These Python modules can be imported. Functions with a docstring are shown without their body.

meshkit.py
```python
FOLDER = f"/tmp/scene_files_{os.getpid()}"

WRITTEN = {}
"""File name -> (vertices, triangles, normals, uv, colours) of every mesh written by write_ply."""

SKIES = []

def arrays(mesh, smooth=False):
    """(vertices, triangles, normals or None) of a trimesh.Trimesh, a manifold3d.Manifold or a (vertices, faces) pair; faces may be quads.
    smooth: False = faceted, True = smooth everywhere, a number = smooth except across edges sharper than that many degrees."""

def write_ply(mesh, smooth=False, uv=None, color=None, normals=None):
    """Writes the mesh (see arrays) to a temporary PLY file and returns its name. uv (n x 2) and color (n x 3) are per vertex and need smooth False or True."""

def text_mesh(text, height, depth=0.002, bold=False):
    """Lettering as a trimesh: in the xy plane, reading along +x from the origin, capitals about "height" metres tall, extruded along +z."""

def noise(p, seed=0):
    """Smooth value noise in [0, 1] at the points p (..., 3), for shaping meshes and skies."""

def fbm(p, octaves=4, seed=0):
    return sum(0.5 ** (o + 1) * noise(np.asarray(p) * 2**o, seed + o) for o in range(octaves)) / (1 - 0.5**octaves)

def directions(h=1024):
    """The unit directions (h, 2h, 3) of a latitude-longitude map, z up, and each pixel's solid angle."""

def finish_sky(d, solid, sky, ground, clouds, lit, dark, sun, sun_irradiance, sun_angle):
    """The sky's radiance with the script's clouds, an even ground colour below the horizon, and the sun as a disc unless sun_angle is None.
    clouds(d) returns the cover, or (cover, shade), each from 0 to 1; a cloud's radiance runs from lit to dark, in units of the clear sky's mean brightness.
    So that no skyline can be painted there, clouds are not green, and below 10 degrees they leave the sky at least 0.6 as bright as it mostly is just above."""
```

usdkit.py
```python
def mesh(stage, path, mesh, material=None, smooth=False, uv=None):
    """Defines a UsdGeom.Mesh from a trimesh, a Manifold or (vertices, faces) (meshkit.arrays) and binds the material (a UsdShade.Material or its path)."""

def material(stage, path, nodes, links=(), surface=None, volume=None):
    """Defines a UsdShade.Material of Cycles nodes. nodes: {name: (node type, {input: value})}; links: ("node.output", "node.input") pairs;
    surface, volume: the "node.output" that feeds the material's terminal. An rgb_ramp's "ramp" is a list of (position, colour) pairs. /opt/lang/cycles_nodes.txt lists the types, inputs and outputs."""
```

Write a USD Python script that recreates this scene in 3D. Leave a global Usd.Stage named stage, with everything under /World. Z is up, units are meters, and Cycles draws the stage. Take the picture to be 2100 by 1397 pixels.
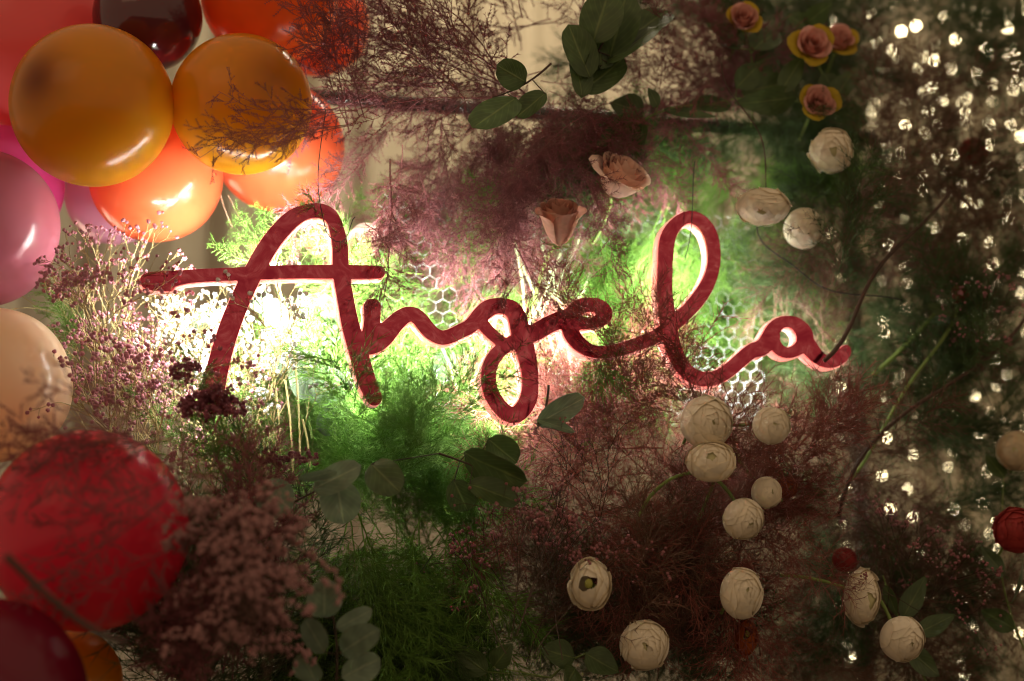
import math, numpy as np, trimesh, shapely, usdkit
from shapely.geometry import Point, MultiPoint
from shapely.ops import unary_union
from scipy.interpolate import splprep, splev
from pxr import Usd, UsdGeom, UsdLux, UsdShade, Sdf, Gf, Vt

stage = Usd.Stage.CreateInMemory()
UsdGeom.SetStageUpAxis(stage, UsdGeom.Tokens.z)
W_ = UsdGeom.Xform.Define(stage, '/World')
UsdGeom.Scope.Define(stage, '/World/Looks')

# ------------------------------------------------------------------ camera
YAW, PITCH, DIST, FOCAL = math.radians(13), math.radians(11), 2.17, 60.0
d_ = np.array([math.sin(YAW) * math.cos(PITCH), math.cos(YAW) * math.cos(PITCH), math.sin(PITCH)])
right_ = np.array([math.cos(YAW), -math.sin(YAW), 0.0])
up_ = np.cross(right_, d_)
CAM = np.array([0, 0, 1.5]) - DIST * d_
K = 36.0 / FOCAL / 2100.0                      # tangent per picture unit
cam = UsdGeom.Camera.Define(stage, '/World/camera')
cam.AddTransformOp().Set(Gf.Matrix4d(*right_, 0, *up_, 0, *(-d_), 0, *CAM, 1))
cam.CreateHorizontalApertureAttr(36.0); cam.CreateVerticalApertureAttr(36.0 * 681 / 1024)
cam.CreateFocalLengthAttr(FOCAL); cam.CreateFStopAttr(1.7); cam.CreateFocusDistanceAttr(2.12)
cam.CreateClippingRangeAttr(Gf.Vec2f(0.05, 100)); cam.CreateExposureAttr(0.0)

# ------------------------------------------------------------------ lights (a dim warm hall at night)
def mat(name, nodes, links=(), surface=None):
    return usdkit.material(stage, '/World/Looks/' + name, nodes, links, surface=surface)

dome = UsdLux.DomeLight.Define(stage, '/World/room_light')
UsdShade.MaterialBindingAPI.Apply(dome.GetPrim()).Bind(
    mat('room_glow', {'b': ('background_shader', {'color': (1.0, 0.72, 0.47), 'strength': 0.40})}, surface='b.background'))

def rect(name, pos, aim, w, h, color, intensity):
    l = UsdLux.RectLight.Define(stage, '/World/' + name)
    z = np.array(pos, float) - np.array(aim, float); z /= np.linalg.norm(z)
    x = np.cross([0, 0, 1], z); x /= np.linalg.norm(x); y = np.cross(z, x)
    l.AddTransformOp().Set(Gf.Matrix4d(*x, 0, *y, 0, *z, 0, *pos, 1))
    l.CreateWidthAttr(w); l.CreateHeightAttr(h); l.CreateColorAttr(Gf.Vec3f(*color)); l.CreateIntensityAttr(intensity)
    return l
rect('hall_lamp', (-2.6, -2.6, 3.6), (0.0, 0, 1.4), 2.2, 2.0, (1.0, 0.60, 0.32), 0.6)  # unseen panel added as warm front fill, standing for ceiling lamps
rect('drape_wash_lamp', (0.45, 0.75, 2.9), (0.35, 1.6, 1.9), 0.5, 0.12, (1.0, 0.86, 0.64), 100)
rect('balloon_uplight', (-0.95, 1.0, 1.35), (-0.52, 0.3, 1.85), 0.35, 0.35, (1.0, 0.72, 0.5), 9)

# ------------------------------------------------------------------ helpers
def ray(px, py): return d_ + right_ * (px - 1050) * K + up_ * (698.5 - py) * K
def at(px, py, Y=0.0):
    r = ray(px, py); return CAM + r * ((Y - CAM[1]) / r[1])
def mpp(px, py, Y=0.0):                        # metres per picture unit there
    return ((Y - CAM[1]) / ray(px, py)[1]) * K
def face(dx, dy, dz=1.0):                      # direction seen from the camera: right, up, towards it
    v = right_ * dx + up_ * dy - d_ * dz; return v / np.linalg.norm(v)

names = {}
def numbered(parent, name):
    k = (parent, name); n = names.get(k, 0); names[k] = n + 1
    return name if n == 0 else f'{name}_{n:03d}'
def data(p, **kw):
    for k, v in kw.items():
        if v: p.SetCustomDataByKey(k, v)
def frame(z, roll=0.0):
    z = np.asarray(z, float); z = z / np.linalg.norm(z)
    a = np.array([0, 0, 1.0]) if abs(z[2]) < 0.9 else np.array([1.0, 0, 0])
    x = np.cross(a, z); x /= np.linalg.norm(x); y = np.cross(z, x)
    c, s = math.cos(roll), math.sin(roll)
    return np.stack([c * x + s * y, -s * x + c * y, z], 1)          # columns = axes
def xf(prim, pos, R=np.eye(3), s=1.0):
    s = np.broadcast_to(np.asarray(s, float), 3)
    m = Gf.Matrix4d(*(R[:, 0] * s[0]), 0, *(R[:, 1] * s[1]), 0, *(R[:, 2] * s[2]), 0, *[float(v) for v in pos], 1)
    UsdGeom.Xformable(prim).AddTransformOp().Set(m)
def thing(name, label, cat, pos=(0, 0, 0), R=np.eye(3), s=1.0, group=None, kind=None):
    x = UsdGeom.Xform.Define(stage, '/World/' + numbered('/World', name))
    xf(x, pos, R, s); data(x.GetPrim(), label=label, category=cat, group=group, kind=kind)
    return str(x.GetPath())
def part(parent, name, mesh, material, smooth=True, label=None, kind=None):
    m = usdkit.mesh(stage, parent + '/' + numbered(parent, name), mesh, material, smooth=smooth)
    data(m.GetPrim(), label=label, kind=kind); return str(m.GetPath())
protos = {}
UsdGeom.Scope.Define(stage, '/World/Looks')
PROTO = stage.CreateClassPrim('/Prototypes')
def proto(name):
    p = '/Prototypes/' + numbered('/Prototypes', name)
    UsdGeom.Xform.Define(stage, p); return p
def place(protopath, name, label, cat, pos, R, s=1.0, group=None):
    p = UsdGeom.Xform.Define(stage, '/World/' + numbered('/World', name))
    p.GetPrim().GetReferences().AddInternalReference(protopath)
    p.GetPrim().SetInstanceable(True)
    xf(p, pos, R, s); data(p.GetPrim(), label=label, category=cat, group=group)

class MB:
    def __init__(self): self.v, self.f, self.n = [], [], 0
    def add(self, v, f):
        self.v.append(np.asarray(v, float)); self.f.append(np.asarray(f, int) + self.n); self.n += len(v); return self
    def get(self): return np.vstack(self.v), np.vstack(self.f)

def norm(a): return a / np.maximum(np.linalg.norm(a, axis=-1, keepdims=True), 1e-12)
def tube(P, r, sides=5, cap=True):
    P = np.asarray(P, float); n = len(P); r = np.broadcast_to(np.asarray(r, float), n)
    t = norm(np.gradient(P, axis=0))
    a = np.array([0, 0, 1.0]) if abs(t[:, 2]).mean() < 0.9 else np.array([1.0, 0.3, 0])
    u = norm(np.cross(t, a)); w = np.cross(t, u)
    an = np.arange(sides) * 2 * np.pi / sides
    V = (P[:, None] + r[:, None, None] * (np.cos(an)[None, :, None] * u[:, None] + np.sin(an)[None, :, None] * w[:, None])).reshape(-1, 3)
    i, j = np.meshgrid(np.arange(n - 1), np.arange(sides), indexing='ij'); j2 = (j + 1) % sides
    A, B, C, D = i * sides + j, i * sides + j2, (i + 1) * sides + j2, (i + 1) * sides + j
    F = np.vstack([np.stack([A, B, C], -1).reshape(-1, 3), np.stack([A, C, D], -1).reshape(-1, 3)])
    if cap:
        V = np.vstack([V, P[:1], P[-1:]]); k = np.arange(sides); k2 = (k + 1) % sides; e = (n - 1) * sides
        F = np.vstack([F, np.stack([k2, k, np.full(sides, n * sides)], -1), np.stack([e + k, e + k2, np.full(sides, n * sides + 1)], -1)])
    return V, F
def spikes(P, D, L, r):
    P, D = np.asarray(P), norm(np.asarray(D)); n = len(P)
    L = np.broadcast_to(L, n); r = np.broadcast_to(r, n)
    a = np.where(np.abs(D[:, 2:3]) < 0.9, [[0, 0, 1.0]], [[1.0, 0, 0]])
    u = norm(np.cross(D, a)); w = np.cross(D, u)
    ring = [P + r[:, None] * (math.cos(q) * u + math.sin(q) * w) for q in (0, 2.094, 4.189)]
    V = np.stack(ring + [P + D * L[:, None]], 1).reshape(-1, 3)
    b = np.arange(n)[:, None] * 4
    F = np.vstack([b + [0, 1, 3], b + [1, 2, 3], b + [2, 0, 3]])
    return V, F
def spline(pts, n=24):
    pts = np.asarray(pts, float)
    if len(pts) == 2: return pts[0] + (pts[1] - pts[0]) * np.linspace(0, 1, n)[:, None]
    tck, _ = splprep(pts.T, s=0, k=min(3, len(pts) - 1)); return np.array(splev(np.linspace(0, 1, n), tck)).T
def wander(rng, p, dr, L, n, bend, pull=None):
    pts, dr = [np.asarray(p, float)], np.asarray(dr, float)
    for _ in range(n):
        dr = dr + rng.normal(0, bend, 3) + (0 if pull is None else np.asarray(pull))
        dr = dr / np.linalg.norm(dr); pts.append(pts[-1] + dr * L / n)
    return np.array(pts)
def rotd(d, ang, az):
    R = frame(d); return R @ np.array([math.sin(ang) * math.cos(az), math.sin(ang) * math.sin(az), math.cos(ang)])

# ------------------------------------------------------------------ materials
def leafy(name, col, transl=0.35, rough=0.55, var=0.3, scale=60, spec=0.3, rnd='oi.random'):
    return mat(name, {
        'oi': ('object_info', {}), 'tc': ('geometry', {}),
        'n': ('noise_texture', {'scale': scale, 'detail': 3.0}),
        'a': ('math', {'math_type': 'multiply_add', 'value2': var * 1.2, 'value3': 1 - var * 0.6}),
        'b': ('math', {'math_type': 'multiply_add', 'value2': var * 2.4, 'value3': 1 - var * 1.2}),
        'c': ('math', {'math_type': 'multiply'}),
        'h': ('hsv', {'hue': 0.5, 'saturation': 1.0, 'fac': 1.0, 'color': col}),
        'p': ('principled_bsdf', {'roughness': rough, 'specular_ior_level': spec}),
        't': ('translucent_bsdf', {}), 'm': ('mix_closure', {'fac': transl})},
        [('tc.position', 'n.vector'), (rnd, 'a.value1'), ('n.fac', 'b.value1'), ('a.value', 'c.value1'), ('b.value', 'c.value2'),
         ('c.value', 'h.value'), ('h.color', 'p.base_color'), ('h.color', 't.color'), ('p.BSDF', 'm.closure1'), ('t.BSDF', 'm.closure2')], surface='m.closure')
M = {
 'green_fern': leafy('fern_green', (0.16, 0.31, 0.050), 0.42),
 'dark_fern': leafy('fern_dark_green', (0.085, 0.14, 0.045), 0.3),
 'plum_fern': leafy('fern_plum', (0.30, 0.105, 0.11), 0.3),
 'rust_fern': leafy('fern_rust', (0.31, 0.10, 0.075), 0.3),
 'brown_fern': leafy('fern_brown', (0.20, 0.11, 0.07), 0.3),
 'stem_green': leafy('stem_green', (0.20, 0.28, 0.07), 0.1),
 'stem_brown': leafy('stem_brown', (0.07, 0.04, 0.025), 0.0),
 'stem_pale': leafy('stem_pale', (0.52, 0.58, 0.32), 0.2),
 'stem_straw': leafy('stem_straw', (0.42, 0.33, 0.14), 0.15),
 'white_petal': leafy('petal_white', (0.90, 0.81, 0.62), 0.18, 0.6, 0.12, 120, 0.2),
 'cream_petal': leafy('petal_cream', (0.75, 0.62, 0.40), 0.35, 0.6, 0.12, 120, 0.2),
 'peach_petal': leafy('petal_peach', (0.74, 0.40, 0.33), 0.35, 0.55, 0.2, 90, 0.2),
 'yellow_petal': leafy('petal_yellow', (0.52, 0.36, 0.03), 0.35, 0.55, 0.2, 90, 0.2),
 'blush_petal': leafy('petal_blush', (0.88, 0.62, 0.50), 0.4, 0.55, 0.15, 90, 0.2),
 'bud_petal': leafy('petal_bud', (0.66, 0.35, 0.26), 0.35, 0.55, 0.25, 90, 0.2),
 'red_petal': leafy('petal_red', (0.42, 0.05, 0.045), 0.3, 0.55, 0.2, 90, 0.2),
 'orange_petal': leafy('petal_orange', (0.55, 0.14, 0.03), 0.35, 0.55, 0.2, 90, 0.2),
 'core_cream': leafy('flower_core', (0.62, 0.58, 0.30), 0.1),
 'eye_green': leafy('flower_eye', (0.30, 0.30, 0.06), 0.0),
 'gyp_pink': leafy('floret_pink', (0.62, 0.26, 0.31), 0.3, 0.7, 0.35, 200, rnd='tc.random_per_island'),
 'gyp_white': leafy('floret_white', (0.82, 0.80, 0.76), 0.3, 0.7, 0.1, 200, rnd='tc.random_per_island'),
 'gyp_rose': leafy('floret_rose', (0.50, 0.20, 0.20), 0.3, 0.7, 0.35, 200, rnd='tc.random_per_island'),
 'gyp_plum': leafy('floret_plum', (0.26, 0.075, 0.10), 0.2, 0.7, 0.3, 200, rnd='tc.random_per_island'),
 'rice': leafy('floret_rice', (0.66, 0.36, 0.34), 0.3, 0.7, 0.35, 120, rnd='tc.random_per_island'),
}
def blade(name, col, vein, transl=0.28):
    M_ = lambda t, **k: ('math', {'math_type': t, **k})
    return mat(name, {'a': ('attribute', {'attribute': 'blade'}), 's': ('separate_xyz', {}), 'oi': ('object_info', {}), 'g': ('geometry', {}), 'n': ('noise_texture', {'scale': 70.0, 'detail': 4.0}),
        'au': M_('absolute'), 'mid': ('map_range', {'from_min': 0.02, 'from_max': 0.09, 'to_min': 1.0, 'to_max': 0.0, 'clamp': True}),
        'k1': M_('multiply', value2=6.5), 'k2': M_('multiply', value2=3.2), 'k3': M_('subtract'), 'fr': M_('pingpong', value2=0.5), 'sv': ('map_range', {'from_min': 0.02, 'from_max': 0.13, 'to_min': 0.32, 'to_max': 0.0, 'clamp': True}),
        'mx': M_('maximum'), 'c': ('mix_color', {'a': col, 'b': vein}), 'nv': M_('multiply_add', value2=1.1, value3=0.45), 'h': ('hsv', {'hue': 0.5, 'saturation': 1.0, 'fac': 1.0}),
        'bp': ('bump', {'strength': 0.35, 'distance': 0.0015}), 'p': ('principled_bsdf', {'roughness': 0.42, 'specular_ior_level': 0.45}), 't': ('translucent_bsdf', {}), 'm': ('mix_closure', {'fac': transl})},
        [('a.vector', 's.vector'), ('s.x', 'au.value1'), ('au.value', 'mid.value'), ('s.y', 'k1.value1'), ('au.value', 'k2.value1'), ('k1.value', 'k3.value1'), ('k2.value', 'k3.value2'), ('k3.value', 'fr.value1'), ('fr.value', 'sv.value'),
         ('mid.result', 'mx.value1'), ('sv.result', 'mx.value2'), ('mx.value', 'c.fac'), ('g.position', 'n.vector'), ('n.fac', 'nv.value1'), ('nv.value', 'h.value'), ('c.result', 'h.color'), ('h.color', 'p.base_color'), ('h.color', 't.color'),
         ('mx.value', 'bp.height'), ('bp.normal', 'p.normal'), ('p.BSDF', 'm.closure1'), ('t.BSDF', 'm.closure2')], surface='m.closure')
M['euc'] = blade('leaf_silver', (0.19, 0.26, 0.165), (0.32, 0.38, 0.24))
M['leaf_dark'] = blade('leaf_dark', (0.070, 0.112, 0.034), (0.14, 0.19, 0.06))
def sheet(name, col, rough, metallic=0.0, **kw):
    return mat(name, {'p': ('principled_bsdf', {'base_color': col, 'roughness': rough, 'metallic': metallic, **kw})}, surface='p.BSDF')
M['steel'] = sheet('brushed_steel', (0.20, 0.18, 0.17), 0.25, 1.0)
M['white_post'] = sheet('white_painted_tube', (0.30, 0.25, 0.19), 0.5)
M['wire'] = sheet('galvanised_wire', (0.7, 0.7, 0.68), 0.35, 0.6)
M['cord'] = sheet('dark_cord', (0.02, 0.018, 0.015), 0.6)
M['string'] = sheet('pale_ribbon', (0.7, 0.45, 0.3), 0.5)
M['floor'] = sheet('hall_floor', (0.12, 0.09, 0.07), 0.5)

# ------------------------------------------------------------------ the setting: floor, drape behind, stand
fl = trimesh.creation.box([8, 8, 0.02]); fl.apply_translation([0, -1, -0.01])
m = usdkit.mesh(stage, '/World/floor', fl, M['floor']); data(m.GetPrim(), kind='structure', label='dark hall floor', category='floor')

def drape():
    YD = 1.6; x = np.linspace(-2.0, 2.8, 700); z = np.linspace(0.02, 3.2, 40)
    X, Z = np.meshgrid(x, z, indexing='ij'); rng = np.random.default_rng(3)
    ph = np.cumsum(np.abs(rng.normal(1, 0.5, 700))) * 0.36
    F = 0.02 * np.sin(ph) + 0.014 * np.sin(ph * 0.43 + 1)
    Y = YD + F[:, None] * (1 - 0.18 * np.sin(Z * 1.3 + X)) + 0.012 * np.sin(Z * 2.1 + X * 5)
    V = np.stack([X, Y, Z], -1).reshape(-1, 3); n, k = X.shape
    i, j = np.meshgrid(np.arange(n - 1), np.arange(k - 1), indexing='ij'); a = i * k + j
    F = np.vstack([np.stack([a, a + k, a + k + 1], -1).reshape(-1, 3), np.stack([a, a + k + 1, a + 1], -1).reshape(-1, 3)])
    mt = mat('drape_cloth', {'g': ('geometry', {}), 'n': ('noise_texture', {'scale': 420.0, 'detail': 2.0}),
        'r': ('rgb_ramp', {'ramp': [(0.3, (0.30, 0.255, 0.18)), (0.7, (0.37, 0.315, 0.225))]}),
        'b': ('bump', {'strength': 0.2, 'distance': 0.001}), 'p': ('principled_bsdf', {'roughness': 0.85, 'specular_ior_level': 0.15})},
        [('g.position', 'n.vector'), ('n.fac', 'r.fac'), ('n.fac', 'b.height'), ('r.color', 'p.base_color'), ('b.normal', 'p.normal')], surface='p.BSDF')
    t = thing('curtain', 'cream pleated curtain hanging across the back behind flowers and balloons', 'curtain')
    part(t, 'cloth', (V, F), mt)
drape()

st = thing('metal_stand', 'metal pipe stand with crossbar that carries the flower panel', 'stand')
a, b = at(560, 192, 0.28), at(1790, 240, 0.28); b[2] = a[2]
cb = tube([a, b], 0.011, 16); part(st, 'crossbar', cb, M['steel'])
pt = at(1752, 700, 0.31); part(st, 'post', tube([[pt[0], pt[1], 0.01], [pt[0], pt[1], a[2] + .02]], 0.0125, 16), M['white_post'], label='pale upright tube at the right of the stand')
pt2 = at(545, 240, 0.19); part(st, 'post', tube([[pt2[0], pt2[1], 0.01], [pt2[0], pt2[1], a[2] + .02]], 0.0125, 16), M['steel'], label='steel upright tube behind the balloons') if False else None

def chicken_wire():
    mb = MB(); s = 0.0105; Y = 0.135; c = at(1150, 640, Y)
    for i in range(-14, 16):
        for j in range(-9, 10):
            o = np.array([c[0] + i * s * math.sqrt(3) + (j % 2) * s * math.sqrt(3) / 2, Y, c[2] + j * 1.5 * s])
            vs = [o + s * np.array([math.sin(q), 0.0, math.cos(q)]) for q in (0, np.pi / 3, 2 * np.pi / 3, np.pi)]
            for p, q in zip(vs[:-1], vs[1:]):
                f1, f2 = [np.array([0, 0.006 * math.sin(v[0] * 40) + 0.005 * math.sin(v[2] * 33), 0]) for v in (p, q)]
                mb.add(*tube([p + f1, q + f2], 0.0006, 3, cap=False))
    t = thing('wire_netting', 'pale hexagonal chicken wire netting behind the letters', 'netting'); part(t, 'mesh_wires', mb.get(), M['wire'])
chicken_wire()

# ------------------------------------------------------------------ the sign
def stroke(pts, n=90):
    p = np.array(pts, float)
    if len(p) > 2:
        u = np.r_[0, np.cumsum(np.hypot(*np.diff(p[:, :2], axis=0).T))]
        tck, _ = splprep(p.T, u=u, s=0, k=min(3, len(p) - 1)); p = np.array(splev(np.linspace(0, u[-1], n), tck)).T
    cs = [Point(x, y).buffer(max(r, 4), 20) for x, y, r in p]
    return unary_union([unary_union([a, b]).convex_hull for a, b in zip(cs[:-1], cs[1:])])
GLYPH = {
 'A': [[(432, 826, 27), (453, 729, 23), (477, 654, 22), (503, 593, 21), (527, 545, 21), (556, 497, 20.5), (579, 469, 20), (603, 447, 19), (629, 435, 16.5), (655, 433, 16), (679, 445, 15.5), (690, 471, 16), (697, 506, 17), (698, 542, 17.5), (702, 580, 18), (710, 625, 18), (718, 667, 19), (734, 722, 20), (748, 770, 20), (767, 817, 17)],
       [(304, 577, 18), (330, 577, 21), (367, 571, 16), (399, 567, 14.8), (483, 563, 14.5), (544, 560, 15), (657, 558.5, 15), (721, 559, 15.5), (776, 559, 14.5)], [(322, 580, 18), (347, 587, 13)]],
 'n': [[(763, 631, 19), (761, 674, 18), (755, 706, 22)], [(758, 706, 23), (780, 694, 24), (806, 668, 20), (826, 650, 18), (841, 645, 16.5), (857, 652, 16.5), (872, 670, 17), (888, 686, 16), (906, 693, 16), (930, 687, 16), (955, 675, 16)]],
 'g': [[(955, 675, 16), (978, 655, 18), (1000, 634, 19), (1024, 628, 17), (1050, 636, 19), (1062, 660, 20), (1070, 695, 21), (1083, 746, 19), (1087, 787, 18), (1080, 826, 19), (1053, 852, 18), (1020, 830, 17), (1001, 780, 16.5), (1010, 738, 16), (1035, 712, 15), (1070, 694, 17), (1100, 681, 19)],
       [(985, 660, 14), (1006, 684, 13), (1030, 703, 13)]],
 'e': [[(1100, 681, 19), (1135, 662, 19), (1172, 650, 20)], [(1174, 650, 18), (1184, 632, 17), (1207, 626, 16), (1233, 634, 17), (1238, 647, 18), (1222, 661, 13), (1195, 664, 14), (1174, 660, 14)],
       [(1172, 645, 18), (1167, 670, 18), (1178, 696, 17), (1203, 717, 15), (1240, 723, 14), (1280, 715, 14.5), (1313, 704, 15), (1345, 690, 15)]],
 'l': [[(1345, 690, 15), (1372, 672, 16), (1400, 648, 16), (1436, 607, 16.5), (1461, 552, 14.5), (1461, 500, 15), (1444, 462, 15), (1414, 446, 14), (1386, 460, 15), (1371, 482, 17), (1364, 530, 17), (1362, 590, 17), (1366, 638, 17.5), (1371, 680, 18), (1379, 711, 17.5), (1393, 743, 17), (1418, 771, 16.5), (1456, 778, 16), (1500, 755, 16), (1545, 718, 16.5)]],
 'a': [[(1545, 718, 16.5), (1582, 682, 17), (1592, 668, 15), (1614, 660, 13), (1640, 672, 16), (1650, 698, 18), (1632, 719, 14), (1610, 724, 12.5), (1592, 712, 13), (1584, 690, 16)], [(1648, 696, 17), (1672, 729, 16), (1699, 743, 14), (1722, 733, 16), (1733, 719, 12)]],
}
TH = 0.020
def to_plane(ring): return [tuple(at(x, y, 0.0)[[0, 2]]) for x, y in ring]
def poly3(g):
    out = []
    for q in getattr(g, 'geoms', [g]):
        if q.area < 30: continue
        q = q.simplify(0.25)
        out.append(shapely.Polygon(to_plane(q.exterior.coords), [to_plane(h.coords) for h in q.interiors if shapely.Polygon(h).area > 20]))
    return out
def slab(polys, y0, y1):                      # in xz, from depth y0 (front) to y1
    ms = []
    for q in polys:
        e = trimesh.creation.extrude_polygon(q, y1 - y0, engine='earcut')
        v = e.vertices.copy(); e = trimesh.Trimesh(np.stack([v[:, 0], y0 + v[:, 2], v[:, 1]], 1), e.faces[:, ::-1], process=False); ms.append(e)
    return trimesh.util.concatenate(ms)
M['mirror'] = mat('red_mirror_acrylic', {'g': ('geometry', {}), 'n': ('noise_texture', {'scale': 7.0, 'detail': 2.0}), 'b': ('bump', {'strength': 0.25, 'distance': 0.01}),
    'n2': ('noise_texture', {'scale': 24.0, 'detail': 6.0, 'roughness': 0.7, 'distortion': 2.5}), 'r': ('rgb_ramp', {'ramp': [(0.34, (0.44, 0.035, 0.075)), (0.5, (0.58, 0.075, 0.12)), (0.68, (0.80, 0.20, 0.26))]}),  # streaky pink and dark red in base colour stand in for mottled reflections
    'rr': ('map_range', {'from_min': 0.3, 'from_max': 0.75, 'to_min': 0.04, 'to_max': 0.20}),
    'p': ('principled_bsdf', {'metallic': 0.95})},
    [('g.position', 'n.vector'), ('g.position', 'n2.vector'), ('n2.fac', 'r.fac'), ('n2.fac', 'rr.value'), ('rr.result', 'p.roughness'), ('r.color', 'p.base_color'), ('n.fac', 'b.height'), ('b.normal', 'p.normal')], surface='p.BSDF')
M['edge'] = mat('acrylic_edge', {'p': ('principled_bsdf', {'base_color': (0.88, 0.58, 0.54), 'roughness': 0.35, 'emission_color': (1.0, 0.58, 0.50), 'emission_strength': 0.30}),
    't': ('translucent_bsdf', {'color': (0.9, 0.5, 0.45)}), 'm': ('mix_closure', {'fac': 0.3})}, [('p.BSDF', 'm.closure1'), ('t.BSDF', 'm.closure2')], surface='m.closure')
LED = {'A': 165, 'n': 150, 'g': 145, 'e': 130, 'l': 110, 'a': 75}
sign = thing('backlit_name_sign', 'dark red mirrored script name sign lit from behind among the flowers', 'sign', at(1010, 660, 0))
o_ = at(1010, 660, 0)
clean = lambda ss: unary_union([stroke(s) for s in ss]).buffer(2).buffer(-2).buffer(-1.5).buffer(1.5)
front = unary_union([clean(s) for s in GLYPH.values()]).buffer(-1.3)
done = None; shape_all = {}
for ch, strokes in GLYPH.items():
    g = unary_union([stroke(s) for s in strokes]).buffer(2).buffer(-2).buffer(-1.5).buffer(1.5)
    own = g if done is None else g.difference(done)
    done = g if done is None else done.union(g)
    own = own.buffer(0); shape_all[ch] = own
    lp = sign + '/' + numbered(sign, 'letter'); UsdGeom.Xform.Define(stage, lp)
    data(stage.GetPrimAtPath(lp), label=f'letter {ch} of the script sign')
    def loc(mh): mh.apply_translation(-o_); return mh
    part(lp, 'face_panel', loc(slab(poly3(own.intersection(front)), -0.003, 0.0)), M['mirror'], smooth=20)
    part(lp, 'edge', loc(slab(poly3(own), 0.0003, TH)), M['edge'], smooth=30)
    led = mat('led_strip_' + {'A': 'first', 'n': 'second', 'g': 'third', 'e': 'fourth', 'l': 'fifth', 'a': 'sixth'}[ch], {'e': ('emission', {'color': (0.97, 1.0, 0.93), 'strength': float(LED[ch])})}, surface='e.emission')
    part(lp, 'light_strip', loc(slab(poly3(own.buffer(-5)), TH + 0.001, TH + 0.004)), led, smooth=False)

# ------------------------------------------------------------------ balloons
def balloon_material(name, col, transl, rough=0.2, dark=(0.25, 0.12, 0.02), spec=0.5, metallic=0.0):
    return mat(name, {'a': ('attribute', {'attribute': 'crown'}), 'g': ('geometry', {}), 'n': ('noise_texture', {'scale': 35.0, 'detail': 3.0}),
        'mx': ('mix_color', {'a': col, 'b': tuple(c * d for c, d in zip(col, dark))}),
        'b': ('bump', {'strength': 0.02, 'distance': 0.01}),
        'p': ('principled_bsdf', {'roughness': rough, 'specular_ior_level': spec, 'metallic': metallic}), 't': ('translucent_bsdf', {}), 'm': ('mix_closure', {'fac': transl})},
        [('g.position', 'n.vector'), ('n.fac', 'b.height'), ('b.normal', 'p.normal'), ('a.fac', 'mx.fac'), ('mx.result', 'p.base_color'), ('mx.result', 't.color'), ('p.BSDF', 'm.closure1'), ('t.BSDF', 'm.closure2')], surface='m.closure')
BM = {'mustard': balloon_material('latex_mustard', (0.72, 0.32, 0.012), 0.4), 'peach': balloon_material('latex_peach', (0.92, 0.20, 0.075), 0.5),
 'orange': balloon_material('latex_orange', (0.85, 0.17, 0.03), 0.45), 'coral': balloon_material('latex_coral', (0.86, 0.20, 0.20), 0.5),
 'magenta': balloon_material('latex_magenta', (0.82, 0.10, 0.36), 0.5), 'lilac': balloon_material('latex_lilac', (0.82, 0.42, 0.58), 0.5),
 'plum': balloon_material('latex_plum', (0.55, 0.17, 0.23), 0.35), 'maroon': balloon_material('latex_maroon', (0.10, 0.012, 0.016), 0.12, 0.10, spec=0.8),
 'cream': balloon_material('latex_cream', (0.94, 0.72, 0.50), 0.5), 'red': balloon_material('latex_red', (0.84, 0.035, 0.085), 0.45),
 'wine': balloon_material('latex_wine', (0.20, 0.006, 0.025), 0.3)}
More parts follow.
